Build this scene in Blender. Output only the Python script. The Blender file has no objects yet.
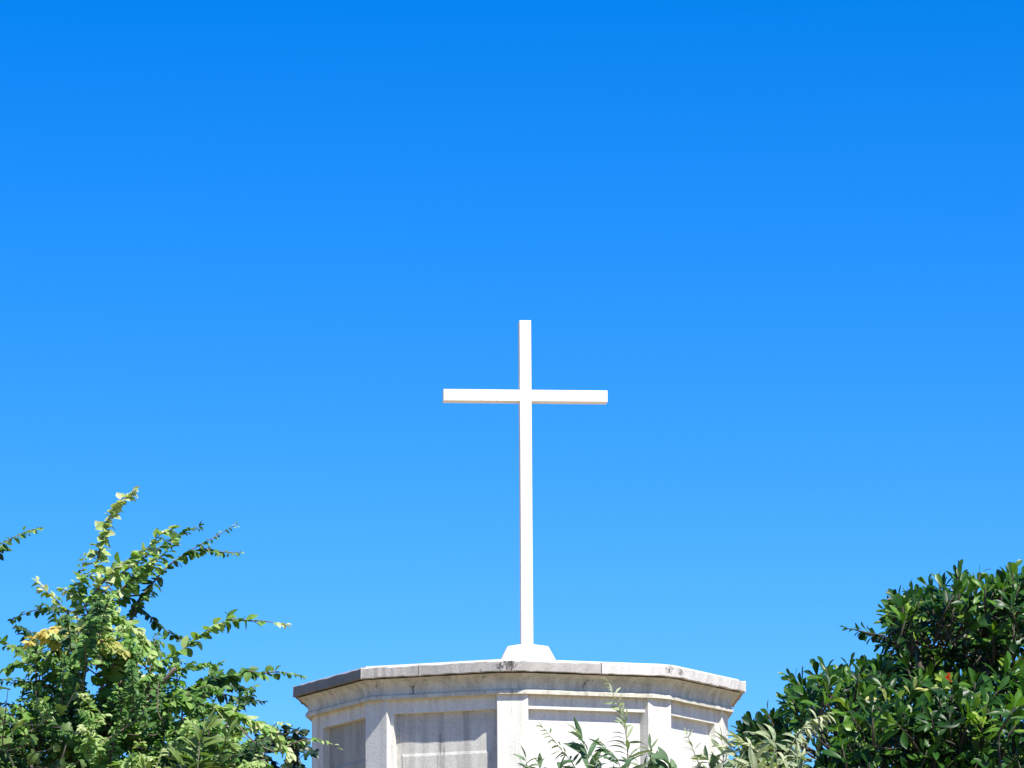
import bpy, bmesh, math, random
import numpy as np
from mathutils import Vector, Matrix

# ------------------------------------------------------------------ camera, sky, sun, exposure
scene = bpy.context.scene
C = scene.collection
F_PX, PITCH, ROLL, EYE = 4500.0, math.radians(10.3), math.radians(0.35), 1.6
SUN_AZ, SUN_EL = 32.0, 55.0         # degrees to the right of straight behind the camera, and height

_f = np.array([0, math.cos(PITCH), math.sin(PITCH)])
_r0 = np.array([1.0, 0, 0])
_u0 = np.array([0, -math.sin(PITCH), math.cos(PITCH)])
_r = _r0 * math.cos(ROLL) - _u0 * math.sin(ROLL)
_u = _u0 * math.cos(ROLL) + _r0 * math.sin(ROLL)
EYEP = np.array([0, 0, EYE])

cam_data = bpy.data.cameras.new('camera')
cam_data.sensor_width = 36.0
cam_data.lens = F_PX / 1024 * 36.0
cam_data.clip_start = 0.5
cam_data.clip_end = 6000
cam = bpy.data.objects.new('camera', cam_data)
C.objects.link(cam)
cam.matrix_world = Matrix(((_r[0], _u[0], -_f[0], 0), (_r[1], _u[1], -_f[1], 0),
                           (_r[2], _u[2], -_f[2], EYE), (0, 0, 0, 1)))
scene.camera = cam

world = bpy.data.worlds.new("World")
scene.world = world
world.use_nodes = True
wn, wl = world.node_tree.nodes, world.node_tree.links
wn.clear()
sky = wn.new('ShaderNodeTexSky')
sky.sky_type = 'NISHITA'
sky.sun_disc = False
sky.sun_elevation = math.radians(SUN_EL)
sky.sun_rotation = math.radians(180 - SUN_AZ)
sky.altitude = 1500
sky.air_density = 1.0
sky.dust_density = 0.3
sky.ozone_density = 10.0
hsv = wn.new('ShaderNodeHueSaturation')
hsv.inputs['Saturation'].default_value = 1.27
hsv.inputs['Hue'].default_value = 0.508
bg = wn.new('ShaderNodeBackground')
bg.inputs['Strength'].default_value = 0.117
wo = wn.new('ShaderNodeOutputWorld')
wl.new(sky.outputs[0], hsv.inputs['Color'])
wl.new(hsv.outputs[0], bg.inputs['Color'])
wl.new(bg.outputs[0], wo.inputs['Surface'])

sl = bpy.data.lights.new('sun', 'SUN')
sl.energy = 5.0
sl.angle = math.radians(0.5)
sl.color = (1.0, 0.965, 0.90)
sun = bpy.data.objects.new('sun', sl)
C.objects.link(sun)
az, el = math.radians(SUN_AZ), math.radians(SUN_EL)
SUNV = Vector((math.sin(az) * math.cos(el), -math.cos(az) * math.cos(el), math.sin(el)))   # towards the sun
sun.rotation_euler = SUNV.to_track_quat('Z', 'Y').to_euler()
sun.location = (20, -20, 40)

vs = scene.view_settings
vs.view_transform = 'Standard'
vs.look = 'None'
vs.exposure = 0.7
vs.gamma = 1.0
vs.use_curve_mapping = False
scene.cycles.max_bounces = 8
scene.cycles.diffuse_bounces = 5
scene.cycles.transmission_bounces = 4

# ------------------------------------------------------------------ helpers
def pt(px, py, Y):
    """world point seen at a pixel, at distance Y along the ground"""
    d = _f + _r * (px - 512) / F_PX + _u * (384 - py) / F_PX
    return EYEP + d * (Y / d[1])

def mpp(Y):
    return Y / F_PX

def tag(o, label=None, cat=None, group=None, kind=None):
    if label: o['label'] = label
    if cat: o['category'] = cat
    if group: o['group'] = group
    if kind: o['kind'] = kind
    return o

def thing(name, label, cat, loc=(0, 0, 0), group=None):
    o = bpy.data.objects.new(name, None)
    o.empty_display_size = 0.2
    C.objects.link(o)
    o.location = loc
    return tag(o, label, cat, group)

def link(name, me, mat, parent=None):
    o = bpy.data.objects.new(name, me)
    C.objects.link(o)
    if mat: me.materials.append(mat)
    if parent is not None:
        o.parent = parent
        o.matrix_parent_inverse = Matrix.Translation(parent.location).inverted()
    return o

class MB:
    def __init__(self):
        self.v, self.f = [], []
    def add(self, vs, fs):
        n = len(self.v)
        self.v += [tuple(map(float, p)) for p in vs]
        self.f += [tuple(n + i for i in q) for q in fs]
    def quad(self, a, b, c, d):
        self.add([a, b, c, d], [(0, 1, 2, 3)])
    def prism(self, poly, z0, z1):
        """closed prism over an anticlockwise plan; z0 and z1 may be lists"""
        n = len(poly)
        a = z0 if hasattr(z0, '__len__') else [z0] * n
        b = z1 if hasattr(z1, '__len__') else [z1] * n
        self.add([(p[0], p[1], a[i]) for i, p in enumerate(poly)] + [(p[0], p[1], b[i]) for i, p in enumerate(poly)],
                 [tuple(reversed(range(n))), tuple(range(n, 2 * n))] +
                 [(i, (i + 1) % n, n + (i + 1) % n, n + i) for i in range(n)])
    def tube(self, pts, rads, k=5):
        pts = [np.asarray(p, float) for p in pts]
        n = len(pts)
        rings = []
        ref = np.array([0.31, 0.52, 0.8])
        for i in range(n):
            t = pts[min(i + 1, n - 1)] - pts[max(i - 1, 0)]
            L = np.linalg.norm(t)
            t = t / L if L > 1e-9 else np.array([0, 0, 1.0])
            a = np.cross(t, ref)
            if np.linalg.norm(a) < 1e-3: a = np.cross(t, (1, 0, 0))
            a /= np.linalg.norm(a)
            b = np.cross(t, a)
            for j in range(k):
                w = 2 * math.pi * j / k
                rings.append(pts[i] + rads[i] * (a * math.cos(w) + b * math.sin(w)))
        fs = [(i * k + j, i * k + (j + 1) % k, (i + 1) * k + (j + 1) % k, (i + 1) * k + j)
              for i in range(n - 1) for j in range(k)]
        fs.append(tuple(reversed(range(k))))
        fs.append(tuple((n - 1) * k + j for j in range(k)))
        self.add(rings, fs)
    def build(self, name, mat, parent=None, smooth=False, bevel=0):
        me = bpy.data.meshes.new(name)
        me.from_pydata(self.v, [], self.f)
        if smooth: me.polygons.foreach_set('use_smooth', [True] * len(me.polygons))
        me.update()
        o = link(name, me, mat, parent)
        if bevel:
            m = o.modifiers.new('bevel', 'BEVEL')
            m.width = bevel
            m.segments = 2
            m.limit_method = 'ANGLE'
            m.angle_limit = math.radians(25)
        return o

# ------------------------------------------------------------------ materials
def new_mat(name):
    m = bpy.data.materials.new(name)
    m.use_nodes = True
    nt = m.node_tree
    b = nt.nodes['Principled BSDF']
    return m, nt, b

def node(nt, kind, **kw):
    n = nt.nodes.new(kind)
    for k, v in kw.items():
        setattr(n, k, v)
    return n

def noise(nt, vec, scale, detail=6, rough=0.6, stretch=None):
    mp = node(nt, 'ShaderNodeMapping')
    if stretch: mp.inputs['Scale'].default_value = stretch
    nt.links.new(vec, mp.inputs['Vector'])
    n = node(nt, 'ShaderNodeTexNoise')
    n.inputs['Scale'].default_value = scale
    n.inputs['Detail'].default_value = detail
    n.inputs['Roughness'].default_value = rough
    nt.links.new(mp.outputs[0], n.inputs['Vector'])
    return n.outputs['Fac']

def ramp(nt, fac, stops):
    r = node(nt, 'ShaderNodeValToRGB')
    el = r.color_ramp.elements
    while len(el) < len(stops): el.new(0.5)
    for e, (p, c) in zip(el, stops):
        e.position = p
        e.color = c if len(c) == 4 else (*c, 1)
    nt.links.new(fac, r.inputs['Fac'])
    return r.outputs['Color']

def mix(nt, fac, a, b, mode='MIX'):
    m = node(nt, 'ShaderNodeMix', data_type='RGBA', blend_type=mode)
    if isinstance(fac, (int, float)): m.inputs[0].default_value = fac
    else: nt.links.new(fac, m.inputs[0])
    for i, c in ((6, a), (7, b)):
        if isinstance(c, tuple): m.inputs[i].default_value = (*c, 1) if len(c) == 3 else c
        else: nt.links.new(c, m.inputs[i])
    return m.outputs[2]

def weathered(name, base, dirt, streak=0.5, mottled=0.5, spots=0.0, rough=0.85, bump=0.25, spot_scale=5.0, patches=(), drips=0.0):
    m, nt, b = new_mat(name)
    tc = node(nt, 'ShaderNodeTexCoord').outputs['Object']
    st = ramp(nt, noise(nt, tc, 9, 5, 0.65, (1, 1, 0.07)), [(0.42, (0, 0, 0)), (0.72, (1, 1, 1))])
    mo = ramp(nt, noise(nt, tc, 3.2, 8, 0.7), [(0.38, (0, 0, 0)), (0.68, (1, 1, 1))])
    fi = ramp(nt, noise(nt, tc, 60, 4, 0.7), [(0.3, (0.72, 0.72, 0.72)), (0.7, (1.08, 1.08, 1.08))])
    def scaled(col, k):
        return mix(nt, 1.0, col, (k, k, k), 'MULTIPLY')
    c = mix(nt, scaled(st, streak), base, dirt)
    c = mix(nt, scaled(mo, mottled), c, tuple(0.5 * (x + y) for x, y in zip(base, dirt)))
    c = mix(nt, 0.8, c, fi, 'MULTIPLY')
    if spots:
        sp = ramp(nt, noise(nt, tc, spot_scale, 10, 0.75), [(0.66 - 0.1 * spots, (0, 0, 0)), (0.70 - 0.1 * spots, (1, 1, 1))])
        c = mix(nt, sp, c, (0.035, 0.033, 0.03))
    if drips:
        dr = ramp(nt, noise(nt, tc, 22, 3, 0.6, (1, 1, 0.035)), [(0.60, (0, 0, 0)), (0.66, (1, 1, 1))])
        gate = ramp(nt, noise(nt, tc, 4.5, 4, 0.6), [(0.45, (0, 0, 0)), (0.6, (drips, drips, drips))])
        c = mix(nt, mix(nt, 1.0, dr, gate, 'MULTIPLY'), c, tuple(0.45 * x for x in dirt))
        pk = ramp(nt, noise(nt, tc, 26, 2, 0.5), [(0.71, (0, 0, 0)), (0.75, (0.7, 0.7, 0.7))])
        c = mix(nt, pk, c, dirt)
    for cxyz, rad in patches:
        ds = node(nt, 'ShaderNodeVectorMath', operation='DISTANCE')
        nt.links.new(tc, ds.inputs[0])
        ds.inputs[1].default_value = cxyz
        ad = node(nt, 'ShaderNodeMath', operation='MULTIPLY_ADD')
        nt.links.new(noise(nt, tc, 34, 6, 0.8), ad.inputs[0])
        ad.inputs[1].default_value = rad * 4.0
        nt.links.new(ds.outputs['Value'], ad.inputs[2])
        mr = node(nt, 'ShaderNodeMapRange')
        nt.links.new(ad.outputs[0], mr.inputs['Value'])
        mr.inputs['From Min'].default_value = rad * 2.45
        mr.inputs['From Max'].default_value = rad * 2.85
        mr.inputs['To Min'].default_value = 0.85
        mr.inputs['To Max'].default_value = 0.0
        c = mix(nt, mr.outputs[0], c, (0.05, 0.042, 0.042))
    nt.links.new(c, b.inputs['Base Color'])
    b.inputs['Roughness'].default_value = rough
    b.inputs['Specular IOR Level'].default_value = 0.25
    bp = node(nt, 'ShaderNodeBump')
    bp.inputs['Strength'].default_value = bump
    bp.inputs['Distance'].default_value = 0.01
    nt.links.new(noise(nt, tc, 45, 8, 0.7), bp.inputs['Height'])
    nt.links.new(bp.outputs[0], b.inputs['Normal'])
    return m

def leaf_mat(name, stops, rough=0.42, trans=0.28, spec=0.5, under=1.35):
    """colour follows the leaf's own age attribute; the underside is paler"""
    m, nt, b = new_mat(name)
    at = node(nt, 'ShaderNodeAttribute', attribute_name='age')
    col = ramp(nt, at.outputs['Fac'], stops)
    tc = node(nt, 'ShaderNodeTexCoord').outputs['Object']
    v = ramp(nt, noise(nt, tc, 38, 3, 0.6), [(0.3, (0.8, 0.8, 0.8)), (0.7, (1.15, 1.15, 1.15))])
    col = mix(nt, 1.0, col, v, 'MULTIPLY')
    geo = node(nt, 'ShaderNodeNewGeometry')
    pale = mix(nt, 1.0, col, (under, under, under * 0.95), 'MULTIPLY')
    col2 = mix(nt, geo.outputs['Backfacing'], col, pale)
    nt.links.new(col2, b.inputs['Base Color'])
    b.inputs['Roughness'].default_value = rough
    b.inputs['Specular IOR Level'].default_value = spec
    tr = node(nt, 'ShaderNodeBsdfTranslucent')
    nt.links.new(mix(nt, 1.0, col, (1.5, 1.7, 0.6), 'MULTIPLY'), tr.inputs['Color'])
    ms = node(nt, 'ShaderNodeMixShader')
    ms.inputs[0].default_value = trans
    nt.links.new(b.outputs[0], ms.inputs[1])
    nt.links.new(tr.outputs[0], ms.inputs[2])
    nt.links.new(ms.outputs[0], nt.nodes['Material Output'].inputs['Surface'])
    return m

def bark_mat(name, a, bcol):
    m, nt, b = new_mat(name)
    tc = node(nt, 'ShaderNodeTexCoord').outputs['Object']
    nt.links.new(ramp(nt, noise(nt, tc, 22, 6, 0.7, (1, 1, 0.3)), [(0.3, a), (0.7, bcol)]), b.inputs['Base Color'])
    b.inputs['Roughness'].default_value = 0.85
    bp = node(nt, 'ShaderNodeBump')
    bp.inputs['Strength'].default_value = 0.4
    bp.inputs['Distance'].default_value = 0.01
    nt.links.new(noise(nt, tc, 50, 6, 0.7, (1, 1, 0.25)), bp.inputs['Height'])
    nt.links.new(bp.outputs[0], b.inputs['Normal'])
    return m

M = {}
M['limewash'] = weathered('limewash', (0.81, 0.785, 0.69), (0.36, 0.34, 0.28), 0.45, 0.3, 0.0, drips=.45)
M['moulding'] = weathered('moulding', (0.72, 0.69, 0.57), (0.25, 0.23, 0.16), 0.7, 0.4, 0.0, drips=.8)
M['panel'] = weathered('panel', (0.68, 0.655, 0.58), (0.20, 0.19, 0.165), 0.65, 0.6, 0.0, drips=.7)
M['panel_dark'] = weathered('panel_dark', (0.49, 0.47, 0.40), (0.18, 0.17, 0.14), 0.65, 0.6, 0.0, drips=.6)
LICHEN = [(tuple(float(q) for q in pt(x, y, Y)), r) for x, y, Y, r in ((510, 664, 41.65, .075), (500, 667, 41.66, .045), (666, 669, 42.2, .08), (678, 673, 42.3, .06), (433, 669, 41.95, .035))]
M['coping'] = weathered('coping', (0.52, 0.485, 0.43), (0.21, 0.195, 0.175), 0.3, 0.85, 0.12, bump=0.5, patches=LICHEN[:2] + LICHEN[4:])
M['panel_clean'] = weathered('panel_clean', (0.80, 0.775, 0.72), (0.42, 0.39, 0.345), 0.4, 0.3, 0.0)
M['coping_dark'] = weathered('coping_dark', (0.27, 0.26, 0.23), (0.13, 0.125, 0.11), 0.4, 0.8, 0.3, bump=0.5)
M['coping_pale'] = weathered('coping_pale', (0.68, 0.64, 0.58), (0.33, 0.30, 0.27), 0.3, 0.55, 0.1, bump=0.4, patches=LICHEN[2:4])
M['screed'] = weathered('screed', (0.72, 0.71, 0.69), (0.5, 0.49, 0.47), 0.2, 0.4)
M['roof_coat'] = weathered('roof_coat', (0.72, 0.38, 0.16), (0.52, 0.28, 0.13), 0.0, 0.5)  # orange chosen for warm bounce, never seen itself
M['white_paint'] = weathered('white_paint', (0.86, 0.785, 0.655), (0.74, 0.65, 0.53), 0.2, 0.3, rough=0.5, bump=0.05)
M['ground'] = weathered('ground', (0.25, 0.185, 0.09), (0.17, 0.13, 0.065), 0.0, 0.8, bump=0.3)

# ------------------------------------------------------------------ ground
g = MB()
g.quad((-3000, -3000, 0), (3000, -3000, 0), (3000, 3000, 0), (-3000, 3000, 0))
tag(g.build('ground', M['ground']), 'pale dry earth under the tower and shrubs', kind='structure')

# ------------------------------------------------------------------ tower
YC = 43.8
S = mpp(YC)                                    # metres per picture pixel at the tower's middle
XC = float(pt(519, 700, YC)[0])
PHI = [math.radians(a) for a in (-87, -42.5, -1.8, 41.5, 82, 115, 160, -118)]
RK = (1.0, 1.0, 1.0, 1.0, 1.008, 1.08, 1.12, 1.08)   # corners, 0 = towards the viewer

def corner(i, R):
    a = PHI[i % 8]
    R = R * RK[i % 8]
    return np.array([XC + R * math.sin(a), YC - R * math.cos(a)])
def ring(R):
    return [corner(i, R) for i in range(8)]
CUT = {2: 0.13, 3: 0.09}                                     # two cornice and coping corners cut back, to level shadows and soften the rim
def ring_worn(R):
    out = []
    for i in range(8):
        p = corner(i, R)
        if i in (2, 3):
            a, b = corner(i - 1, R), corner(i + 1, R)
            out += [p + (a - p) / np.linalg.norm(a - p) * CUT[i], p + (b - p) / np.linalg.norm(b - p) * CUT[i]]
        else: out.append(p)
    return out
def zf(y, Rpx):
    """height of what shows at picture row y on the corner nearest the viewer, Rpx out from the middle"""
    return float(pt(513, y, YC - Rpx * S)[2])

R_SLAB, R_WALL = 226 * S, 206 * S
z_top, z_bot = zf(660, 226), zf(670.6, 226)
tower = thing('octagonal_tower', 'weathered grey octagonal stone tower with recessed wall panels under a jutting cornice', 'tower', (XC, YC, 0))
rng = random.Random(4)

def level_ring(mb, prof, closed_top=False):
    """mouldings: rings of eight corners joined into bands; each band flat, corners sharp"""
    for (r0, z0), (r1, z1) in zip(prof, prof[1:]):
        A, B = ring_worn(r0), ring_worn(r1)
        n = len(A)
        for i in range(n):
            a, b = A[i], A[(i + 1) % n]
            c, d = B[(i + 1) % n], B[i]
            mb.quad((*a, z0), (*b, z0), (*c, z1), (*d, z1))

# wall with eight recessed panels
z_wt = zf(692.6, 208)
z_pt = zf(708, 206)
z_pb = z_pt - 1.75
REC = 7.0 * S
wall = MB()
panels = []
chamfer = []
for i in range(8):
    a, b = corner(i, R_WALL), corner(i + 1, R_WALL)
    t = (b - a); L = np.linalg.norm(t); t /= L
    nrm = np.array([t[1], -t[0]])
    mid = (a + b) / 2 - np.array([XC, YC])
    if nrm @ mid < 0: nrm = -nrm
    CH = 0.156                                  # corners cut off to flat pilasters
    ins0, ins1 = CH, CH
    if i == 1: ins0 = 0.185
    if i in (0, 3): ins0, ins1 = 0.24, 0.24
    if i == 3: ins0 = CH
    p0, p1 = a + t * ins0, b - t * ins1
    a, b = a + t * CH, b - t * CH
    chamfer.append((a, b))
    q0, q1 = p0 - nrm * REC, p1 - nrm * REC
    zb = z_pb
    P = lambda p, z: (p[0], p[1], z)
    # face round the opening
    if ins0 > CH: wall.quad(P(a, 1.0), P(p0, 1.0), P(p0, z_wt), P(a, z_wt))
    if ins1 > CH: wall.quad(P(p1, 1.0), P(b, 1.0), P(b, z_wt), P(p1, z_wt))
    wall.quad(P(p0, z_pt), P(p1, z_pt), P(p1, z_wt), P(p0, z_wt))
    wall.quad(P(p0, 1.0), P(p1, 1.0), P(p1, zb), P(p0, zb))
    # reveals
    wall.quad(P(p0, zb), P(q0, zb), P(q0, z_pt), P(p0, z_pt))
    wall.quad(P(q1, zb), P(p1, zb), P(p1, z_pt), P(q1, z_pt))
    wall.quad(P(p0, z_pt), P(q0, z_pt), P(q1, z_pt), P(p1, z_pt))
    wall.quad(P(q0, zb), P(p0, zb), P(p1, zb), P(q1, zb))
    # panel with a sunk inner field
    m = MB()
    w = np.linalg.norm(q1 - q0)
    bw, bt, dep = 0.05, 0.375, -0.009
    i0, i1 = q0 + t * bw, q1 - t * bw * 1.6
    j0, j1 = i0 - nrm * dep + t * 0.02, i1 - nrm * dep - t * 0.02
    zt, zl = z_pt - bt, zb + 0.16
    m.quad(P(q0, zb), P(i0, zl), P(i0, zt), P(q0, z_pt))
    m.quad(P(i1, zl), P(q1, zb), P(q1, z_pt), P(i1, zt))
    m.quad(P(i0, zt), P(i1, zt), P(q1, z_pt), P(q0, z_pt))
    m.quad(P(q0, zb), P(q1, zb), P(i1, zl), P(i0, zl))
    m.quad(P(i0, zl), P(j0, zl + .01), P(j0, zt - .028), P(i0, zt))
    m.quad(P(j1, zl + .01), P(i1, zl), P(i1, zt), P(j1, zt - .028))
    m.quad(P(j0, zt - .028), P(j1, zt - .028), P(i1, zt), P(i0, zt))
    m.quad(P(i0, zl), P(i1, zl), P(j1, zl + .01), P(j0, zl + .01))
    m.quad(P(j0, zl + .01), P(j1, zl + .01), P(j1, zt - .028), P(j0, zt - .028))
    panels.append(m)
wall.build('wall', M['limewash'], tower)
for i in range(8):
    u, w_ = chamfer[i - 1][1], chamfer[i][0]
    k = corner(i, R_WALL)
    out = (k - (u + w_) / 2)
    out = out / np.linalg.norm(out) * (np.linalg.norm(out) * 0.9)
    pi_ = MB()
    inn = -out * 1.6
    pi_.prism([tuple(u + out), tuple(w_ + out), tuple(w_ + inn), tuple(u + inn)] , 1.0, z_wt - .001)
    pi_.build('pilaster', M['limewash'], tower, bevel=0.006)
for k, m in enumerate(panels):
    m.build('wall_panel', M['panel_dark' if k in (0, 7) else 'panel' if k == 1 else 'panel_clean'], tower)  # panel tone set per side: darkest at left, pale at front right and back

# plinth and string course below the frame
pl = MB()
level_ring(pl, [(R_WALL + 0.22, 0.0), (R_WALL + 0.22, 0.85), (R_WALL + 0.16, 0.93), (R_WALL - 0.02, 1.0)])
pl.build('plinth', M['coping'], tower)
sc = MB()
zs = z_pb - 0.28
level_ring(sc, [(R_WALL - 0.01, zs - 0.12), (R_WALL + 0.05, zs - 0.09), (R_WALL + 0.09, zs - 0.02), (R_WALL + 0.09, zs + 0.03), (R_WALL - 0.01, zs + 0.06)])
sc.build('string_course', M['moulding'], tower)

# cornice: hollow moulding under the slab, then a thin projecting strip
co = MB()
prof = [(R_WALL - 0.01, zf(692.6, 208)), (213.5 * S, zf(693.4, 213.5)), (214 * S, zf(693.0, 214)), (214 * S, zf(689.6, 214)), (213.5 * S, zf(689.2, 213.5)),
        (211.5 * S, zf(688.0, 211.5)), (211.7 * S, zf(684, 211.7)), (213 * S, zf(680, 213)), (215.5 * S, zf(676.5, 215.5)), (219 * S, zf(673.6, 219)),
        (221.5 * S, z_bot - 0.011), (212 * S, z_bot - 0.011), (212 * S, z_bot + 0.002)]
level_ring(co, prof)
co.build('cornice', M['moulding'], tower)

# coping: separate stones along each side
def coping_stone(i, u0, u1, mat):
    n = 14
    out = []
    a, b = corner(i, R_SLAB), corner(i + 1, R_SLAB)
    ai, bi = corner(i, R_SLAB * 0.62), corner(i + 1, R_SLAB * 0.62)
    t = (b - a) / np.linalg.norm(b - a)
    nr = np.array([t[1], -t[0]])
    if nr @ ((a + b) / 2 - np.array([XC, YC])) < 0: nr = -nr
    mb = MB()
    cols = []
    for k in range(n + 1):
        u = u0 + (u1 - u0) * k / n
        j = 0 if k in (0, n) else 1
        p = a + (b - a) * u
        q = ai + (bi - ai) * u
        for ci in (2, 3):
            vc = corner(ci, R_SLAB)
            dv = (vc - np.array([XC, YC])) / np.linalg.norm(vc - np.array([XC, YC]))
            over = (p - vc) @ dv + CUT[ci] * 0.38
            if over > 0: p = p - dv * over
        e1 = p + nr * rng.uniform(-.005, .004) * j
        e2 = p + nr * rng.uniform(-.007, .004) * j
        cols.append([(*q, z_bot + .001), (*e1, z_bot + rng.uniform(-.003, .005) * j), (*e2, z_top + rng.uniform(-.007, .003) * j), (*q, z_top)])
    v = [p for c in cols for p in c]
    f = []
    for k in range(n):
        for r in range(4):
            f.append((k * 4 + r, (k + 1) * 4 + r, (k + 1) * 4 + (r + 1) % 4, k * 4 + (r + 1) % 4))
    f.append((3, 2, 1, 0))
    f.append(tuple(n * 4 + r for r in range(4)))
    mb.add(v, f)
    return mb.build('coping_stone', M[mat], tower, bevel=0.006)
e = 0.0018
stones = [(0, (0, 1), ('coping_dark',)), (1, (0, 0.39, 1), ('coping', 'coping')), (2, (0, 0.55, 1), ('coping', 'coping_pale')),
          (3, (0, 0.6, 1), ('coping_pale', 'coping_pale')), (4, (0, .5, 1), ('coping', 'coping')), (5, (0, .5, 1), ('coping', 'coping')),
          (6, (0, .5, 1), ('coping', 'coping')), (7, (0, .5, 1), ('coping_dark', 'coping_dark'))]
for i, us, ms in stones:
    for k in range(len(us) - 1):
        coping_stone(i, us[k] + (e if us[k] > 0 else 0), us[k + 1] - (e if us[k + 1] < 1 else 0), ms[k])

# roof screed: thin pale layer, almost flat
rf = MB()
zr = z_top + 0.022
level_ring(rf, [(220.5 * S, z_top - 0.004), (219.5 * S, zr)])
rf.add([(*p, zr) for p in ring_worn(219.5 * S)] + [(XC, YC, zr + 0.12)], [(i, (i + 1) % 10, 10) for i in range(10)])
rfo = rf.build('roof', M['screed'], tower)
rc = MB()
rc.add([(*p, zr + .004) for p in ring(196 * S)] + [(XC, YC, zr + 0.126)], [(i, (i + 1) % 8, 8) for i in range(8)])
rc.build('roof_coating', M['roof_coat'], tower)  # unseen orange sheet, added to bounce warm light onto the crossbar underside

# ------------------------------------------------------------------ cross
YX = YC
base = pt(527, 690, YX)
cross = thing('roof_cross', 'tall slim white cross standing on the roof of the octagonal tower', 'cross', (float(base[0]), YX, zr + 0.02))
yaw = math.radians(5)
def cz(y): return float(pt(526, y + 1.2, YX)[2])
def box_at(mb, x0, x1, y0, y1, z0, z1):
    mb.prism([(x0, y0), (x1, y0), (x1, y1), (x0, y1)], z0, z1)
def yawed(mb, cx):
    c, s = math.cos(yaw), math.sin(yaw)
    mb.v = [(cx + x * c - y * s, YX + x * s + y * c, z) for x, y, z in mb.v]
    return mb
cx = float(base[0])
W, DP = 11.9 * S, 0.15
zp = zr + 0.02
post = MB(); box_at(post, -W / 2, W / 2, -DP / 2, DP / 2, zp, cz(320.5))
yawed(post, cx).build('post', M['white_paint'], cross, bevel=0.004)
bz0, bz1 = cz(401.3), cz(389.8)
hw = 83.6 * S
for s in (-1, 1):
    arm = MB()
    x0, x1 = sorted((s * W / 2, s * hw))
    box_at(arm, x0, x1, -DP / 2 + .003, DP / 2 - .003, bz0, bz1)
    yawed(arm, cx).build('cross_arm', M['white_paint'], cross, bevel=0.004)
ped = MB()
def sq(h, z, c=0.3):
    k = h * (1 - c)
    return [(x, y, z) for x, y in ((-k, -h), (k, -h), (h, -k), (h, k), (k, h), (-k, h), (-h, k), (-h, -k))]
levels = [(33 * S, zp), (33 * S, zp + .09), (27.5 * S, cz(661)), (20.5 * S, cz(646.8)), (6.5 * S, cz(643.6))]
v = [p for h, z in levels for p in sq(h, z)]
f = [(l * 8 + i, l * 8 + (i + 1) % 8, (l + 1) * 8 + (i + 1) % 8, (l + 1) * 8 + i) for l in range(len(levels) - 1) for i in range(8)]
f += [tuple(reversed(range(8))), tuple((len(levels) - 1) * 8 + i for i in range(8))]
ped.add(v, f)
yawed(ped, cx).build('pedestal', M['white_paint'], cross, bevel=0.006)

# ------------------------------------------------------------------ leaves
def template(kind):
    """leaf in its own frame: x along, y across, z up; length 1"""
    if kind == 'lobed':
        rim = [(0.0, 0.04), (-0.10, 0.20), (0.05, 0.47), (0.22, 0.34), (0.40, 0.56), (0.62, 0.50), (0.60, 0.30), (0.78, 0.27), (0.86, 0.12), (1.0, 0.0)]
        v = [(x, 0.0, 0.0) for x in (0.0, 0.12, 0.25, 0.4, 0.5, 0.6, 0.68, 0.8, 0.9)]
        n = len(v)
        L = [(x, y, 0.38 * y) for x, y in rim]
        R = [(x, -y, 0.38 * y) for x, y in rim[:-1]]
        V = np.array(v + L + R, float)
        F = []
        mid = list(range(n)) + [n + len(rim) - 1]
        lf = [n + i for i in range(len(rim))]
        rt = [n + len(rim) + i for i in range(len(rim) - 1)] + [n + len(rim) - 1]
        for i in range(len(rim) - 1):
            a, b = mid[min(i, n - 1)], mid[min(i + 1, n - 1)]
            F.append([a, b, lf[i + 1], lf[i]] if a != b else [a, lf[i + 1], lf[i], lf[i]])
            F.append([a, rt[i], rt[i + 1], b] if a != b else [a, rt[i], rt[i + 1], rt[i + 1]])
        return V, F
    st, w = {
        'oval':   ([0, .12, .35, .6, .85, 1.0], [.02, .18, .30, .28, .14, .01]),
        'obovate': ([0, .2, .45, .68, .87, 1.0], [.022, .062, .13, .175, .125, .008]),
        'lance':  ([0, .15, .4, .65, .87, 1.0], [.02, .07, .105, .09, .045, .004]),
    }[kind]
    V, F = [], []
    for x, h in zip(st, w):
        V += [(x, h, h * 0.35), (x, 0, 0), (x, -h, h * 0.35)]
    for i in range(len(st) - 1):
        a = i * 3
        F.append([a, a + 1, a + 4, a + 3])
        F.append([a + 1, a + 2, a + 5, a + 4])
    return np.array(V, float), F

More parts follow.
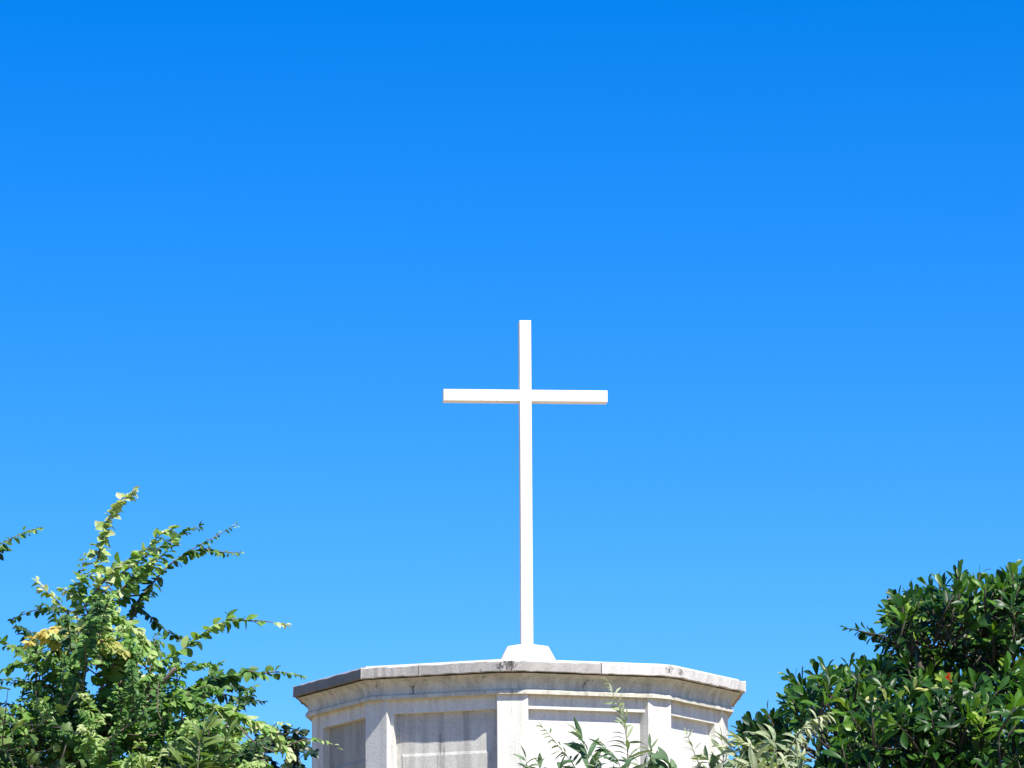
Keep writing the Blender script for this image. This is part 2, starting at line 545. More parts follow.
class Leaves:
    def __init__(self, kind, seed):
        self.T, self.F = template(kind)
        self.P, self.A, self.N, self.L, self.W, self.B, self.G = [], [], [], [], [], [], []
        self.r = np.random.RandomState(seed)
    def leaf(self, p, axis, nrm, L, wide=1.0, bend=0.3, age=0.5):
        self.P.append(p); self.A.append(axis); self.N.append(nrm)
        self.L.append(L); self.W.append(wide); self.B.append(bend); self.G.append(age)
    def build(self, name, mat, parent):
        n = len(self.P)
        P, A, N = np.array(self.P, float), np.array(self.A, float), np.array(self.N, float)
        L, W, B, G = (np.array(x, float) for x in (self.L, self.W, self.B, self.G))
        A /= np.linalg.norm(A, axis=1, keepdims=True)
        N = N - A * (N * A).sum(1, keepdims=True)
        bad = np.linalg.norm(N, axis=1) < 1e-4
        N[bad] = np.cross(A[bad], (0.3, 0.8, 0.5))
        N /= np.linalg.norm(N, axis=1, keepdims=True)
        Sd = np.cross(N, A)
        T = self.T
        x, y, z = T[:, 0], T[:, 1], T[:, 2]
        # the blade bends down towards its tip along an arc
        th = B[:, None] * x[None, :]
        safe = np.where(np.abs(B) < 1e-3, 1e-3, B)[:, None]
        X = np.sin(th) / safe
        Z = -(1 - np.cos(th)) / safe
        tw = self.r.uniform(-0.35, 0.35, n)[:, None] * x[None, :]
        yy = y[None, :] * W[:, None]
        zz = z[None, :] * W[:, None] * self.r.uniform(0.5, 1.6, n)[:, None]
        y2 = yy * np.cos(tw) - zz * np.sin(tw)
        z2 = yy * np.sin(tw) + zz * np.cos(tw)
        Xf = X + z2 * np.sin(th)
        Zf = Z + z2 * np.cos(th)
        V = P[:, None, :] + L[:, None, None] * (Xf[..., None] * A[:, None] + y2[..., None] * Sd[:, None] + Zf[..., None] * N[:, None])
        k = len(T)
        V = V.reshape(-1, 3)
        faces = []
        for q in self.F:
            faces.append(q)
        allf = []
        for i in range(n):
            o = i * k
            for q in faces:
                if len(set(q)) == 4: allf.append((o + q[0], o + q[1], o + q[2], o + q[3]))
                else:
                    s = []
                    for w_ in q:
                        if w_ not in s: s.append(w_)
                    if len(s) == 3: allf.append(tuple(o + w_ for w_ in s))
        me = bpy.data.meshes.new(name)
        me.from_pydata(V.tolist(), [], allf)
        me.polygons.foreach_set('use_smooth', [True] * len(me.polygons))
        at = me.attributes.new('age', 'FLOAT', 'POINT')
        at.data.foreach_set('value', np.repeat(G, k).astype(np.float32))
        me.update()
        return link(name, me, mat, parent)

LIGHT = np.array(SUNV) * 0.75 + np.array([0, -0.35, 0])

def unit(v):
    return v / (np.linalg.norm(v) + 1e-12)

def smooth_path(pts, n):
    """Catmull-Rom through the points, n samples evenly along it"""
    P = [np.asarray(p, float) for p in pts]
    P = [2 * P[0] - P[1]] + P + [2 * P[-1] - P[-2]]
    out = []
    for i in range(1, len(P) - 2):
        for k in range(12):
            t = k / 12
            a, b, c, d = P[i - 1], P[i], P[i + 1], P[i + 2]
            out.append(0.5 * ((2 * b) + (c - a) * t + (2 * a - 5 * b + 4 * c - d) * t * t + (3 * b - a - 3 * c + d) * t ** 3))
    out.append(P[-2])
    out = np.array(out)
    s = np.r_[0, np.cumsum(np.linalg.norm(np.diff(out, axis=0), axis=1))]
    q = np.linspace(0, s[-1], n)
    return np.stack([np.interp(q, s, out[:, k]) for k in range(3)], 1), s[-1]

class Plant:
    def __init__(self, name, label, cat, foot, leaf_kind, seed, group=None):
        self.o = thing(name, label, cat, tuple(float(x) for x in foot), group)
        self.foot = np.array(foot, float)
        self.lv = Leaves(leaf_kind, seed)
        self.wood = MB()
        self.trunk = MB()
        self.nodes = []
        self.r = np.random.RandomState(seed + 100)
        self.UP = np.array([0, 0, 1.0])
        self.face_light = .25
    def stem(self, pts, r0, r1, n=8, trunk=False, k=5):
        path, _ = smooth_path(pts, n)
        path[1:-1] += self.r.normal(0, 0.12 * r0, path[1:-1].shape)
        (self.trunk if trunk else self.wood).tube(path, list(np.linspace(r0, r1, n)), k)
        self.nodes += list(path)
        return path
    def join(self, p, r=0.006):
        """a thin branch from the nearest wood to the foot of a twig"""
        A = np.array(self.nodes)
        d = np.linalg.norm(A - p, axis=1) + 0.6 * np.maximum(0, A[:, 2] - p[2])
        q = A[d.argmin()]
        L = np.linalg.norm(p - q)
        if L < 0.01: return
        mid = (p + q) / 2 + np.array([0, 0, -0.12 * L]) + self.r.normal(0, 0.05 * L, 3)
        path, _ = smooth_path([q, mid, p], 6)
        self.wood.tube(path, list(np.linspace(r * .75 + 0.003 * L, r * 0.5, 6)), 4)
        self.nodes += list(path[1:])
    def shoot(self, path3, spacing, L0, L1, spread=65, droop=0.25, age0=0.4, age1=0.7, wide=1.0, bend=0.35, r0=0.006, flat=0.7,
              whorl=2, jitter=0.3, skip=0.0, join=True, first=0.0, agej=0.12):
        r = self.r
        p0 = np.asarray(path3[0], float)
        if join and self.nodes: self.join(p0, r0)
        _, Ltot = smooth_path(path3, 10)
        n = max(4, int(Ltot / spacing) + 1)
        path, _ = smooth_path(path3, n)
        self.wood.tube(path, list(np.linspace(r0, max(0.0012, r0 * 0.25), n)), 4)
        self.nodes += list(path[: max(2, n // 2)])
        ph = r.uniform(0, 6.28)
        for i in range(n):
            u = i / (n - 1)
            if u < first: continue
            t = unit(path[min(i + 1, n - 1)] - path[max(i - 1, 0)])
            s = np.cross(t, self.UP)
            if np.linalg.norm(s) < 0.15: s = np.cross(t, (0.2, 1, 0.1))
            s = unit(s)
            up = unit(np.cross(s, t))
            L = L0 + (L1 - L0) * u
            for j in range(whorl):
                if r.rand() < skip: continue
                if r.rand() < flat:                       # leaves held out to both sides
                    w = (0 if j % 2 == 0 else math.pi) + r.normal(0, 0.45)
                else:
                    w = ph + i * 2.4 + j * 2 * math.pi / whorl
                sd = s * math.cos(w) + up * math.sin(w)
                a = math.radians(spread * (1 - 0.35 * u) + r.normal(0, 12))
                ax = t * math.cos(a) + sd * math.sin(a) + np.array([0, 0, -droop]) + r.normal(0, jitter * 0.35, 3)
                nr = up * 0.35 + self.UP * 0.2 + LIGHT * 0.75 - sd * 0.1 + r.normal(0, jitter * 1.3, 3)
                self.lv.leaf(path[i] + sd * r0 * 0.5 + r.normal(0, 0.003, 3), ax, nr, L * r.uniform(0.72, 1.2), wide * r.uniform(0.85, 1.15),
                             bend + r.normal(0, 0.25), float(np.clip(age0 + (age1 - age0) * u + r.normal(0, agej), 0, 1)))
        # leaf at the very tip
        self.lv.leaf(path[-1], unit(path[-1] - path[-2]) + r.normal(0, 0.1, 3), self.UP + r.normal(0, .3, 3), L1, wide, 0.2, age1)
    def rosette(self, p, axis, n, L, age=0.4, open_=62, wide=1.0, r0=0.006, stem=0.12, join=True):
        r = self.r
        axis = unit(np.asarray(axis, float))
        b = p - axis * stem + np.array([0, 0, -0.02])
        if join: self.join(b, r0)
        self.wood.tube([b, (b + p) / 2, p], [r0, r0 * .8, r0 * .6], 4)
        a = unit(np.cross(axis, (0.3, 0.2, 0.9)) if abs(axis[2]) < 0.9 else np.cross(axis, (1, 0, 0)))
        c = np.cross(axis, a)
        ph = r.uniform(0, 6.28)
        for i in range(n):
            u = i / max(1, n - 1)
            w = ph + i * 2.39996 + r.normal(0, .12)
            sd = a * math.cos(w) + c * math.sin(w)
            op = math.radians(open_ * (1.25 - 0.95 * u) + r.normal(0, 9))
            ax = axis * math.cos(op) + sd * math.sin(op) + np.array([0, 0, -0.08])
            nr = axis * math.sin(op) - sd * math.cos(op) + LIGHT * self.face_light + r.normal(0, .28, 3)
            q = p - axis * (stem * 0.55 * (1 - u)) + sd * 0.004
            self.lv.leaf(q, ax, nr, L * (1.05 - 0.35 * u) * r.uniform(0.8, 1.15), wide * r.uniform(0.85, 1.15), 0.35 + r.normal(0, 0.28),
                         float(np.clip(age + 0.3 * u * r.rand() + r.normal(0, 0.1), 0, 1)))
    def finish(self, bark, leaf, crown='crown'):
        if self.trunk.v: self.trunk.build('trunk', M[bark], self.o, smooth=True)
        if self.wood.v: self.wood.build('branches', M[bark], self.o, smooth=True)
        return self.lv.build(crown, M[leaf], self.o)

def inside(poly, x, y):
    c = False
    n = len(poly)
    for i in range(n):
        x0, y0 = poly[i]; x1, y1 = poly[(i + 1) % n]
        if (y0 > y) != (y1 > y) and x < (x1 - x0) * (y - y0) / (y1 - y0) + x0: c = not c
    return c

M['bark_grey'] = bark_mat('bark_grey', (0.10, 0.075, 0.055), (0.22, 0.17, 0.13))
M['twig_green'] = bark_mat('twig_green', (0.12, 0.13, 0.07), (0.22, 0.21, 0.12))
M['bark_dark'] = bark_mat('bark_dark', (0.035, 0.03, 0.02), (0.08, 0.07, 0.045))
M['leaf_arching'] = leaf_mat('leaf_arching', [(0.0, (0.020, 0.058, 0.018)), (0.4, (0.070, 0.155, 0.034)), (0.65, (0.155, 0.30, 0.060)), (0.85, (0.33, 0.43, 0.14)), (1.0, (0.52, 0.53, 0.31))], 0.5, 0.28, 0.3)
M['leaf_golden'] = leaf_mat('leaf_golden', [(0.0, (0.18, 0.26, 0.06)), (0.5, (0.40, 0.40, 0.12)), (1.0, (0.60, 0.46, 0.12))], 0.5, 0.3, 0.3)
M['leaf_glossy'] = leaf_mat('leaf_glossy', [(0.0, (0.007, 0.028, 0.006)), (0.45, (0.028, 0.092, 0.012)), (0.75, (0.095, 0.21, 0.020)), (1.0, (0.26, 0.36, 0.05))], 0.38, 0.24, 0.28, 1.15)
M['leaf_silver'] = leaf_mat('leaf_silver', [(0.0, (0.045, 0.10, 0.045)), (0.4, (0.10, 0.17, 0.08)), (0.7, (0.30, 0.35, 0.20)), (1.0, (0.44, 0.45, 0.28))], 0.6, 0.2, 0.25, 1.4)
M['leaf_lobed'] = leaf_mat('leaf_lobed', [(0.0, (0.05, 0.10, 0.022)), (0.5, (0.14, 0.21, 0.05)), (1.0, (0.26, 0.32, 0.08))], 0.5, 0.25, 0.35)
M['leaf_shade'] = leaf_mat('leaf_shade', [(0.0, (0.012, 0.03, 0.014)), (1.0, (0.04, 0.085, 0.03))], 0.4, 0.15, 0.4)  # for the dark-leaved bush, a deep green of its own
M['petal'] = leaf_mat('petal', [(0.0, (0.42, 0.022, 0.015)), (1.0, (0.58, 0.09, 0.035))], 0.5, 0.25, 0.3)

def px_path(pts, Y0, Y1):
    n = len(pts)
    return [pt(x, y, Y0 + (Y1 - Y0) * i / (n - 1)) for i, (x, y) in enumerate(pts)]

# ------------------------------------------------------------------ left: arching shrub
YL = 20.0
K = mpp(YL)
foot = pt(112, 900, YL); foot[2] = 0
sh = Plant('arching_shrub', 'big loose shrub with long arching yellow green shoots left of the tower', 'shrub', foot, 'oval', 11)
top0 = pt(112, 800, YL)
sh.stem([foot, foot * .5 + top0 * .5 + np.array([.12, 0, 0]), top0], 0.085, 0.055, 12, True, 8)
LIMBS = [([(112, 800), (108, 750), (125, 716), (142, 703), (159, 686), (175, 668)], .022, .008, -.35),
         ([(112, 800), (90, 740), (82, 690), (88, 640), (97, 590)], .018, .005, .3),
         ([(112, 800), (118, 740), (120, 680), (130, 625), (142, 595)], .018, .005, .1),
         ([(112, 800), (60, 760), (40, 710), (35, 660)], .015, .005, .1),
         ([(112, 800), (150, 760), (195, 735), (235, 722)], .015, .005, -.1),
         ([(112, 800), (30, 770), (-40, 700), (-60, 610), (-40, 560)], .018, .005, .5),
         ([(112, 800), (170, 780), (230, 765), (270, 760)], .014, .005, .2)]
for pts, r0, r1, dy in LIMBS:
    sh.stem(px_path(pts, YL, YL + dy), r0, r1, 10, k=6)
#            path                                                                      gap   L0   L1  droop tone0 tone1 dY
SHOOTS = [([(96, 566), (101, 545), (107, 525), (113, 511), (121, 500), (133, 491)],       3.6, 12, 7,  .55, .72, .88, .0, {'flat': .75, 'agej': .06, 'whorl': 3}),
          ([(92, 596), (112, 572), (135, 555), (150, 546), (160, 535), (173, 529)],       4.0, 13, 7,  .30, .62, .75, -.1, {}),
          ([(112, 580), (140, 560), (160, 547), (178, 535), (199, 526)],                  4.5, 13, 5,  .30, .55, .30, .1, {}),
          ([(120, 590), (140, 575), (155, 562), (166, 552), (172, 540)],                  5.0, 13, 8,  .35, .55, .70, -.2, {}),
          ([(130, 612), (142, 596), (152, 584), (166, 568), (182, 556), (198, 546), (216, 536), (236, 525)], 5.0, 13, 4, .55, .15, .55, .15, {'skip': .12}),
          ([(184, 554), (205, 549), (222, 552), (239, 552)],                              4.5, 9, 4,   .75, .30, .50, .2, {}),
          ([(66, 612), (56, 600), (46, 591), (37, 582)],                                  4.0, 10, 6,  .30, .70, .85, .0, {}),
          ([(76, 614), (60, 608), (46, 608), (32, 611), (22, 615), (12, 619)],            6.5, 8, 5,   .80, .05, .10, .4, {'skip': .2}),
          ([(85, 600), (78, 588), (84, 578), (96, 572)],                                  4.0, 12, 8,  .35, .55, .75, -.2, {}),
          ([(100, 640), (60, 640), (30, 646), (15, 648), (2, 640)],                       6.0, 10, 8,  .40, .30, .50, -.1, {}),
          ([(60, 690), (40, 683), (20, 681), (0, 679)],                                   6.0, 9, 6,   .50, .10, .25, .2, {}),
          ([(150, 668), (165, 660), (185, 648), (200, 636), (214, 626), (226, 620)],      4.2, 12, 9,  .35, .45, .70, -.2, {}),
          ([(226, 620), (240, 620), (252, 621), (264, 621), (285, 625)],                  7.5, 12, 6,  .30, .40, .85, -.2, {'join': False, 'flat': .3, 'skip': .2}),
          ([(132, 605), (145, 612), (158, 624), (170, 633), (184, 638)],                  6.5, 9, 7,  .70, .05, .15, .3, {}),
          ([(185, 690), (205, 681), (222, 676), (236, 675), (248, 671)],                  5.0, 13, 10, .40, .22, .42, .1, {'whorl': 3}),
          ([(248, 671), (262, 673), (280, 672), (303, 676)],                              5.0, 9, 4,   .45, .30, .55, .1, {'join': False}),
          ([(190, 690), (215, 692), (236, 697), (250, 696)],                              6.5, 10, 8,  .75, .04, .08, .5, {}),
          ([(215, 684), (235, 685), (251, 690)],                                          6.0, 9, 7,   .6, .04, .08, .5, {}),
          ([(170, 700), (200, 704), (225, 711), (245, 719), (263, 725), (278, 738), (290, 754)], 3.8, 13, 8, .35, .5, .85, -.4, {'whorl': 3}),
          ([(275, 752), (300, 741), (315, 739), (326, 742), (338, 748)],                  7.0, 8, 5,   .45, .5, .75, -.2, {'skip': .2}),
          ([(-45, 560), (-22, 553), (0, 544), (14, 537), (27, 531), (40, 528)],           4.2, 10, 5,  .40, .18, .55, .3, {}),
          ([(-45, 570), (-25, 560), (0, 550)],                                            6.0, 9, 8,   .50, .10, .25, .3, {}),
          ([(100, 690), (120, 655), (135, 640), (148, 650), (152, 660)],                  4.2, 13, 9,  .35, .5, .75, -.35, {}),
          ([(120, 700), (150, 690), (175, 672), (200, 665), (213, 665)],                  4.2, 11, 7,  .40, .3, .5, -.3, {}),
          ([(80, 660), (95, 650), (112, 645), (130, 650)],                                4.2, 12, 8,  .35, .5, .8, -.35, {}),
          ([(118, 600), (134, 586), (146, 576), (158, 570)],                              4.0, 11, 6,  .40, .35, .6, .1, {}),
          ([(108, 600), (124, 588), (136, 572), (152, 560)],                              4.0, 12, 7,  .35, .5, .75, -.2, {}),
          ([(90, 620), (84, 604), (76, 594), (64, 590)],                                  4.0, 12, 7,  .35, .5, .75, -.15, {}),
          ([(140, 660), (150, 648), (158, 640), (160, 652)],                              4.0, 11, 7,  .45, .3, .5, -.1, {}),
          ([(104, 620), (120, 618), (136, 628), (146, 640)],                              4.0, 12, 8,  .45, .55, .8, -.3, {}),
          ([(180, 700), (196, 690), (208, 686), (222, 690)],                              4.0, 11, 7,  .40, .35, .5, -.2, {}),
          ([(40, 672), (28, 664), (16, 662), (6, 668)],                                   4.5, 11, 7,  .40, .3, .5, -.1, {}),
          ([(60, 680), (50, 662), (40, 655), (26, 655)],                                  4.2, 12, 9,  .35, .5, .7, -.3, {})]
for pts, gap, L0, L1, dr, a0, a1, dy, kw in SHOOTS:
    sh.shoot(px_path(pts, YL + dy * .6, YL + dy), gap * .7 * K, L0 * 1.2 * K, L1 * 1.25 * K, droop=dr, age0=a0 + (.13 if a0 > .28 else 0), age1=a1 + (.1 if a1 > .45 else 0), wide=1.0, **kw)  # paler shoots lightened further for a sunlit look
MASS = [(-60, 705), (0, 697), (24, 672), (32, 648), (52, 624), (76, 606), (98, 592), (112, 590), (128, 612), (138, 640), (152, 668), (180, 676),
        (196, 690), (222, 712), (255, 728), (280, 752), (300, 790), (300, 860), (-60, 860)]
GAPS = [(91, 680, 15), (67, 698, 9), (38, 678, 9), (10, 684, 18), (2, 664, 20), (117, 662, 7), (180, 707, 8), (112, 622, 6)]
rr = random.Random(7)
n = 0
while n < 860:
    x, y = rr.uniform(-60, 300), rr.uniform(585, 860)
    if not inside(MASS, x, y): continue
    # sprays fan out from the middle of the shrub and arch over at their tips
    out = (x - 105) / 150
    ang = math.radians(88 - 62 * max(-1.1, min(1.1, out)) + rr.gauss(0, 20))
    ln = rr.uniform(26, 58)
    c_, s_ = math.cos(ang), math.sin(ang)
    sag = rr.uniform(4, 11)
    P4 = [(x, y), (x + .35 * ln * c_, y - .4 * ln * s_), (x + .72 * ln * c_, y - .74 * ln * s_), (x + 1.08 * ln * c_, y - .95 * ln * s_ + sag * .6)]
    if not inside(MASS, *P4[-1]) and rr.random() < .88: continue
    if any((px - gx) ** 2 + (py - gy) ** 2 < (gr * .7 + 1) ** 2 for gx, gy, gr in GAPS for px, py in P4): continue
    n += 1
    d = YL + rr.gauss(0.1, 0.42)
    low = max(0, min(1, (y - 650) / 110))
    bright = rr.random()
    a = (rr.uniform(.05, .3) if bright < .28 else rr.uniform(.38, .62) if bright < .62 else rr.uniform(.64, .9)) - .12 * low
    dz = rr.gauss(-.15, .15)
    sh.shoot([pt(q[0], q[1], d + dz * k / 3) for k, q in enumerate(P4)], rr.uniform(2.7, 3.9) * K, rr.uniform(9, 14) * K, 5.5 * K,
             droop=rr.uniform(.3, .65), age0=max(0, a), age1=min(1, a + rr.uniform(0, .15)), wide=.92, r0=.0035, flat=.8, agej=.07, jitter=.22)
sh.finish('bark_grey', 'leaf_arching')
# the golden spray belongs to the same shrub: a second kind of leaf, its own part
gs = Leaves('oval', 51)
gr_ = np.random.RandomState(3)
sp = Plant.__new__(Plant); sp.lv = gs; sp.wood = MB(); sp.nodes = []; sp.r = gr_; sp.UP = np.array([0, 0, 1.0])
for pts, a0, a1 in (([(60, 648), (50, 640), (40, 636), (28, 643)], .7, 1.0), ([(85, 650), (70, 632), (55, 628), (42, 634)], .5, 1.0),
                    ([(70, 640), (80, 629), (95, 634), (110, 640), (124, 651)], .35, .5), ([(70, 650), (85, 642), (100, 640), (116, 648)], .2, .5)):
    sp.shoot(px_path(pts, YL - .35, YL - .5), 3.4 * K, 11 * K, 8 * K, droop=.35, age0=a0, age1=a1, wide=1.0, whorl=3, join=False, r0=.004)
o = gs.build('golden_foliage', M['leaf_golden'], sh.o)
sp.wood.build('golden_twigs', M['twig_green'], sh.o, smooth=True)
o['label'] = 'yellow orange leaves on one spray'

# ------------------------------------------------------------------ dark bush tucked between the shrub and the tower
YD = 21.6
KD = mpp(YD)
foot = pt(285, 900, YD); foot[2] = 0
db = Plant('dark_bush', 'small dark green bush tucked between the arching shrub and the tower wall', 'bush', foot, 'oval', 21)
db.stem([foot, pt(284, 830, YD), pt(288, 780, YD)], .04, .02, 10, True, 6)
n = 0
DB = [(255, 740), (275, 728), (292, 730), (303, 738), (306, 770), (306, 850), (230, 850), (240, 760)]
while n < 120:
    x, y = rr.uniform(230, 310), rr.uniform(728, 850)
    if not inside(DB, x, y): continue
    n += 1
    d = YD + rr.gauss(0, .2)
    w = rr.uniform(0, 3.1)
    db.shoot([pt(x, y, d), pt(x + 5 * math.cos(w), y - 5 * math.sin(w) - 2, d), pt(x + 9 * math.cos(w), y - 9 * math.sin(w), d - .05)], 4 * KD, 11 * KD, 9 * KD,
             droop=.4, age0=rr.uniform(0, .5), age1=.3, wide=1.2, r0=.004)
db.finish('bark_grey', 'leaf_shade')

# ------------------------------------------------------------------ bottom left: sapling with lobed leaves
YB = 18.6
KB = mpp(YB)
foot = pt(36, 900, YB); foot[2] = 0
lb = Plant('lobed_leaf_sapling', 'young sapling with large pale lobed leaves in front of the arching shrub', 'sapling', foot, 'lobed', 31)
lb.stem([foot, pt(36, 850, YB), pt(34, 800, YB), pt(30, 760, YB + .1)], .03, .006, 12, True, 6)
lb.stem([pt(34, 800, YB), pt(55, 775, YB + .1), pt(66, 745, YB + .1)], .008, .003)
lb.stem([pt(34, 800, YB), pt(18, 775, YB + .1), pt(4, 745, YB + .1)], .008, .003)
for x, y, L, ang in [(8, 690, 24, 140), (22, 724, 30, 200), (58, 712, 26, 75), (38, 708, 24, 100), (62, 728, 26, 20), (36, 752, 30, 250), (12, 742, 24, 170),
                     (8, 712, 24, 160), (55, 745, 20, 300), (75, 690, 20, 60), (88, 730, 18, -20), (60, 760, 22, 290), (18, 770, 26, 240), (-10, 730, 26, 180), (80, 760, 18, 320),
                     (45, 790, 26, 270), (10, 800, 26, 220), (70, 800, 24, 300), (30, 735, 20, 330), (48, 725, 22, 40)]:
    d = YB - .1 + rr.gauss(0, .1)
    a = math.radians(ang)
    p = pt(x, y, d)
    lb.join(p, .003)
    ax = _r * math.cos(a) * .8 + np.array([0, -.35, math.sin(a) * .7 - .15])
    lb.lv.leaf(p, ax, np.array([rr.gauss(.2, .6), -.35 + rr.gauss(0, .4), .75 + rr.gauss(0, .25)]), L * .6 * KB * rr.uniform(.7, 1.2), rr.uniform(.8, 1.05), rr.uniform(.7, 1.7), rr.uniform(.0, .7))
lb.finish('bark_dark', 'leaf_lobed')

# ------------------------------------------------------------------ lance-leaved shrubs
def lance_plant(name, label, foot_px, Y, seed, shoots, mat='leaf_silver', cat='shrub', group=None, extra=None):
    k = mpp(Y)
    foot = pt(foot_px, 900, Y); foot[2] = 0
    p = Plant(name, label, cat, foot, 'lance', seed, group)
    knee = pt(foot_px, 840, Y)
    p.stem([foot, foot * .5 + knee * .5 + np.array([.05, .03, 0]), knee], .04, .022, 12, True, 7)
    for s in shoots:
        pts, gap, L0, L1, a0, a1 = s[:6]
        kw = dict(s[6]) if len(s) > 6 else {}
        dy = kw.pop('dy', 0.0)
        x0, y0 = pts[0]
        low = pt(foot_px * .35 + x0 * .65, max(y0, 800) + 15, Y + dy * .5)
        p.stem([knee, (knee + low) / 2 + np.array([0, 0, .05]), low, pt(x0, y0, Y + dy)], .016, .007, 9)
        kw.setdefault('droop', .12); kw.setdefault('spread', 58); kw.setdefault('bend', .75); kw.setdefault('flat', .45)
        p.shoot(px_path(pts, Y + dy, Y + dy), gap * .72 * k, L0 * 1.08 * k, L1 * 1.15 * k, age0=a0, age1=a1, r0=.006, jitter=.25, **kw)
    p.finish('twig_green', mat)
    return p
GR = 'silvery lance-leaved shrubs in front of the tower'
lance_plant('silver_shrub', 'silvery shrub with one tall upright spire in front of the middle tower panels', 628, 24.0, 41,
            [([(628, 800), (628, 770), (627, 742), (622, 716), (616, 700), (609, 684)], 5.6, 27, 10, .2, 1.0, {'spread': 60, 'wide': .95}),
             ([(622, 800), (621, 770), (613, 754), (602, 746)], 6, 24, 14, .15, .35, {'dy': -.2}),
             ([(640, 800), (645, 775), (651, 760), (650, 748)], 6, 24, 14, .2, .45, {'dy': .2}),
             ([(606, 800), (603, 780), (598, 768)], 5, 26, 18, .1, .4, {'dy': .1})], group=GR)
lance_plant('silver_shrub', 'low silvery shrub with thin curling leaves at the lower edge of the tower front', 556, 24.6, 42,
            [([(590, 800), (574, 766), (563, 752), (552, 738), (543, 728)], 5.5, 18, 8, .25, .6, {}),
             ([(588, 800), (588, 770), (586, 752), (582, 740)], 6, 30, 22, .2, .4, {'spread': 32, 'skip': .3}),
             ([(526, 800), (527, 775), (526, 758)], 5, 24, 12, .25, .5, {'skip': .2, 'bend': 1.2}),
             ([(556, 800), (556, 785), (560, 770)], 4.5, 22, 16, .1, .35, {'wide': 1.9, 'dy': -.2}),
             ([(540, 800), (541, 782), (540, 768)], 5, 20, 14, .2, .5, {'wide': 1.5})], group=GR)
lance_plant('silver_shrub', 'pale silvery shrub with feathery tips in front of the narrow sunlit panel at right', 697, 24.3, 43,
            [([(704, 800), (701, 772), (695, 755), (691, 744), (687, 735)], 4.5, 14, 8, .6, .85, {'wide': .9}),
             ([(672, 800), (672, 780), (668, 764)], 4.5, 24, 18, .1, .35, {'wide': 1.9, 'dy': -.2}),
             ([(712, 800), (711, 780), (708, 760)], 4.5, 20, 14, .2, .7, {'wide': 1.8}),
             ([(722, 800), (723, 770), (723, 752), (722, 740)], 6, 22, 14, .3, .75, {'wide': 1.3}),
             ([(655, 800), (652, 784), (655, 768)], 5, 22, 16, .1, .4, {'wide': 1.5})], group=GR)
lance_plant('silver_shrub', 'leafy silver shrub with a drooping cream plume beside the right end of the tower', 764, 16.6, 44,
            [([(782, 800), (786, 768), (791, 748), (799, 733), (811, 722), (826, 715)], 3.0, 18, 11, .66, .86, {'droop': .6, 'whorl': 3, 'bend': 1.1}),
             ([(768, 800), (766, 775), (760, 758), (748, 745), (740, 740)], 4.5, 26, 16, .55, .9, {'wide': 1.2}),
             ([(776, 800), (776, 770), (776, 750), (770, 738)], 4.5, 28, 18, .5, .8, {'bend': 1.2}),
             ([(750, 800), (746, 775), (738, 757), (731, 748)], 5, 24, 16, .45, .85, {'wide': 1.3}),
             ([(758, 800), (756, 782), (752, 765)], 4, 28, 20, .35, .75, {'dy': -.2}),
             ([(795, 800), (797, 785), (801, 768), (800, 755)], 4, 24, 14, .45, .8, {'dy': -.2}),
             ([(735, 800), (733, 785), (736, 772)], 4, 26, 20, .4, .7, {'dy': -.2}),
             ([(775, 800), (772, 790), (772, 772)], 4, 26, 20, .4, .8, {'dy': -.3})], group=GR)
lance_plant('lance_leaf_sapling', 'green sapling with long lance leaves in front of the arching shrub, left of the tower', 205, 18.4, 45,
            [([(200, 800), (198, 770), (200, 745), (206, 726)], 6, 30, 18, .15, .55, {'wide': 1.5}),
             ([(215, 800), (217, 775), (222, 752), (230, 735)], 6, 30, 18, .15, .5, {'wide': 1.5}),
             ([(185, 800), (184, 780), (178, 760)], 6, 28, 18, .15, .5, {'wide': 1.5}),
             ([(150, 800), (147, 780), (145, 766)], 4, 22, 14, .4, .7, {'wide': 1.5})], mat='leaf_lobed', cat='sapling')

# ------------------------------------------------------------------ right: glossy tree
YR = 18.0
KR = mpp(YR)
foot = pt(975, 900, YR + .3); foot[2] = 0
tr = Plant('glossy_tree', 'dense dark green tree with glossy paddle-shaped leaves in rosettes, right of the tower', 'tree', foot, 'obovate', 61)
t1 = pt(968, 800, YR + .3)
tr.stem([foot, foot * .5 + t1 * .5 + np.array([-.1, .05, 0]), t1], .12, .075, 12, True, 9)
for pts, r0, r1, dy in [([(968, 800), (980, 740), (985, 680), (975, 620)], .04, .008, .8), ([(968, 800), (930, 760), (890, 730), (850, 705), (810, 690)], .03, .007, .5),
                        ([(968, 800), (940, 740), (925, 690), (915, 640), (905, 610)], .03, .007, .8), ([(968, 800), (1010, 740), (1030, 670), (1020, 610)], .016, .005, .8),
                        ([(968, 800), (900, 780), (840, 765), (790, 740)], .03, .007, .4), ([(968, 800), (950, 770), (935, 735), (920, 710)], .03, .007, .1),
                        ([(968, 800), (1000, 770), (1030, 735), (1050, 700)], .03, .007, .1), ([(968, 800), (1040, 760), (1090, 700), (1110, 640)], .04, .012, .3)]:
    tr.stem(px_path(pts, YR + .3, YR + dy), r0, r1, 10, k=6)
def toward(dx, dy, fw):
    return _r * dx + np.array([0, 0, 1.0]) * dy + np.array([0, -1.0, 0]) * fw
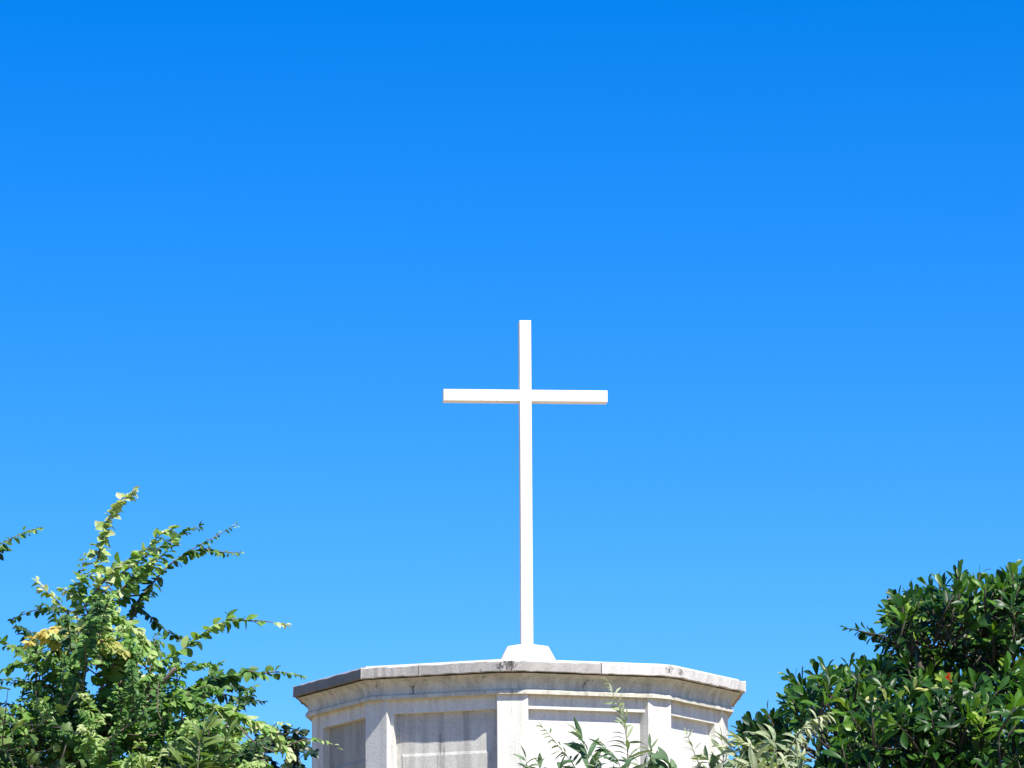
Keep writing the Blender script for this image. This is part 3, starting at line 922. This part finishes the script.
# rosettes that make the outline: x, y of the crown tip, lean, size
RIM = [(958, 572, 0, 1, 20), (1013, 572, .1, 1, 24), (1024, 575, .3, 1, 22), (980, 574, .3, 1, 20), (938, 580, -.3, 1, 18), (911, 590, -.6, .9, 18), (826, 668, -.1, 1, 20), (850, 664, .1, 1, 20), (783, 700, -.8, .7, 17), (959, 580, 0, 1, 24), (943, 588, -.4, 1, 24), (978, 582, .2, 1, 22), (1010, 582, .1, 1, 25), (1000, 590, -.2, 1, 23), (927, 585, -.5, .8, 20), (920, 596, -.5, .9, 24),
       (897, 598, -.5, .9, 22), (896, 606, -.8, .5, 24), (884, 610, -.9, .4, 15), (888, 622, -.9, .2, 20), (866, 634, -.9, .15, 14), (856, 630, -1, .1, 12), (880, 645, -.9, -.3, 15), (888, 652, -.8, -.5, 14),
       (905, 640, -.8, .1, 20), (862, 668, -.2, 1, 24), (838, 676, -.2, 1, 24), (816, 674, -.3, 1, 25), (796, 684, -1, .5, 22), (790, 677, -.9, .7, 18), (791, 698, -.7, .8, 22), (768, 714, -.5, .9, 20),
       (752, 720, -.4, .9, 18), (880, 668, .2, 1, 22), (1020, 578, .3, 1, 24), (1035, 585, .3, 1, 24), (905, 660, -.3, .8, 20), (805, 700, -.6, .6, 22), (778, 728, -.5, .8, 20), (742, 730, -.4, .9, 18)]
for x, y, dx, dz, L in RIM:
    d = YR + .35 + rr.gauss(0, .15)
    tr.rosette(pt(x, y, d), toward(dx, dz, rr.uniform(.0, .5)), rr.randint(7, 10), L * KR, age=rr.uniform(.2, .5), open_=52)
tr.shoot(px_path([(885, 636), (872, 634), (860, 631), (846, 628)], YR + .4, YR + .4), 6 * KR, 10 * KR, 7 * KR, droop=.3, age0=.1, age1=.3, wide=2.0)
MASSR = [(745, 728), (768, 720), (785, 700), (800, 686), (830, 678), (862, 670), (890, 664), (905, 650), (892, 630), (890, 612), (905, 600), (935, 592), (960, 584), (1060, 580),
         (1110, 640), (1120, 860), (760, 860), (735, 790)]
GR2 = [(813, 748, 13), (935, 632, 4)]
n = 0
while n < 1300:
    x, y = rr.uniform(735, 1110), rr.uniform(580, 860)
    if not inside(MASSR, x, y): continue
    if any((x - gx) ** 2 + (y - gy) ** 2 < (gr + 9) ** 2 for gx, gy, gr in GR2): continue
    hollow = math.hypot((x - 950) / 62, (y - 655) / 26) < 1            # deep shade under the upper crown
    layer = rr.random()
    if hollow and layer < .6:
        layer = .9
    n += 1
    edge = max(0, min(1, (x - 740) / 140))
    lower = max(0, min(1, (y - 655) / 60))
    front = .1 + .75 * edge * lower
    d = YR + .35 - front * (layer < .5) + rr.gauss(0, .2) + (rr.uniform(.4, .9) if layer > .55 else 0)
    dx = (x - 940) / 260 + rr.gauss(0, .4)
    tr.rosette(pt(x, y, d), toward(dx, rr.uniform(.3, 1.1), rr.uniform(.0, 1.0)), rr.randint(7, 11), rr.uniform(17, 28) * KR,
               age=min(.85, max(0, rr.gauss(.30, .26))), open_=rr.uniform(48, 72), wide=rr.uniform(.85, 1.15))
tr.finish('bark_dark', 'leaf_glossy')
# a few yellowed leaves and one red flower
yl = Leaves('obovate', 62)
for x, y, L, a in [(914, 690, 14, 80), (918, 692, 13, 20), (926, 690, 13, 170), (910, 694, 12, 120), (930, 688, 10, 10), (880, 700, 18, 170), (886, 702, 16, 100)]:
    a = math.radians(a)
    yl.leaf(pt(x, y, YR - .75), _r * math.cos(a) + np.array([0, -.4, math.sin(a)]), np.array([.1, -.6, .7]), L * .85 * KR, 1.1, .4, rr.uniform(.0, .6))
o = yl.build('yellowed_leaves', M['leaf_golden'], tr.o)
fl = Leaves('obovate', 63)
fc = pt(948, 678, YR - 1.15)
for k in range(6):
    a = k * 1.05 + .3
    fl.leaf(fc + np.array([0, 0, rr.gauss(0, .004)]), _r * math.cos(a) + np.array([0, -.8, .4 + .6 * math.sin(a)]), np.array([0, .3, .9]), 6 * KR * rr.uniform(.6, 1.15), 1.6, .9, rr.random())
for k in range(4):
    a = k * 1.6
    fl.leaf(fc, _r * math.cos(a) * .4 + np.array([0, -1, math.sin(a) * .4]), np.array([0, .3, 1]), 6 * KR, 1.5, .3, rr.random())
o = fl.build('flower', M['petal'], tr.o)
o['label'] = 'single red flower'
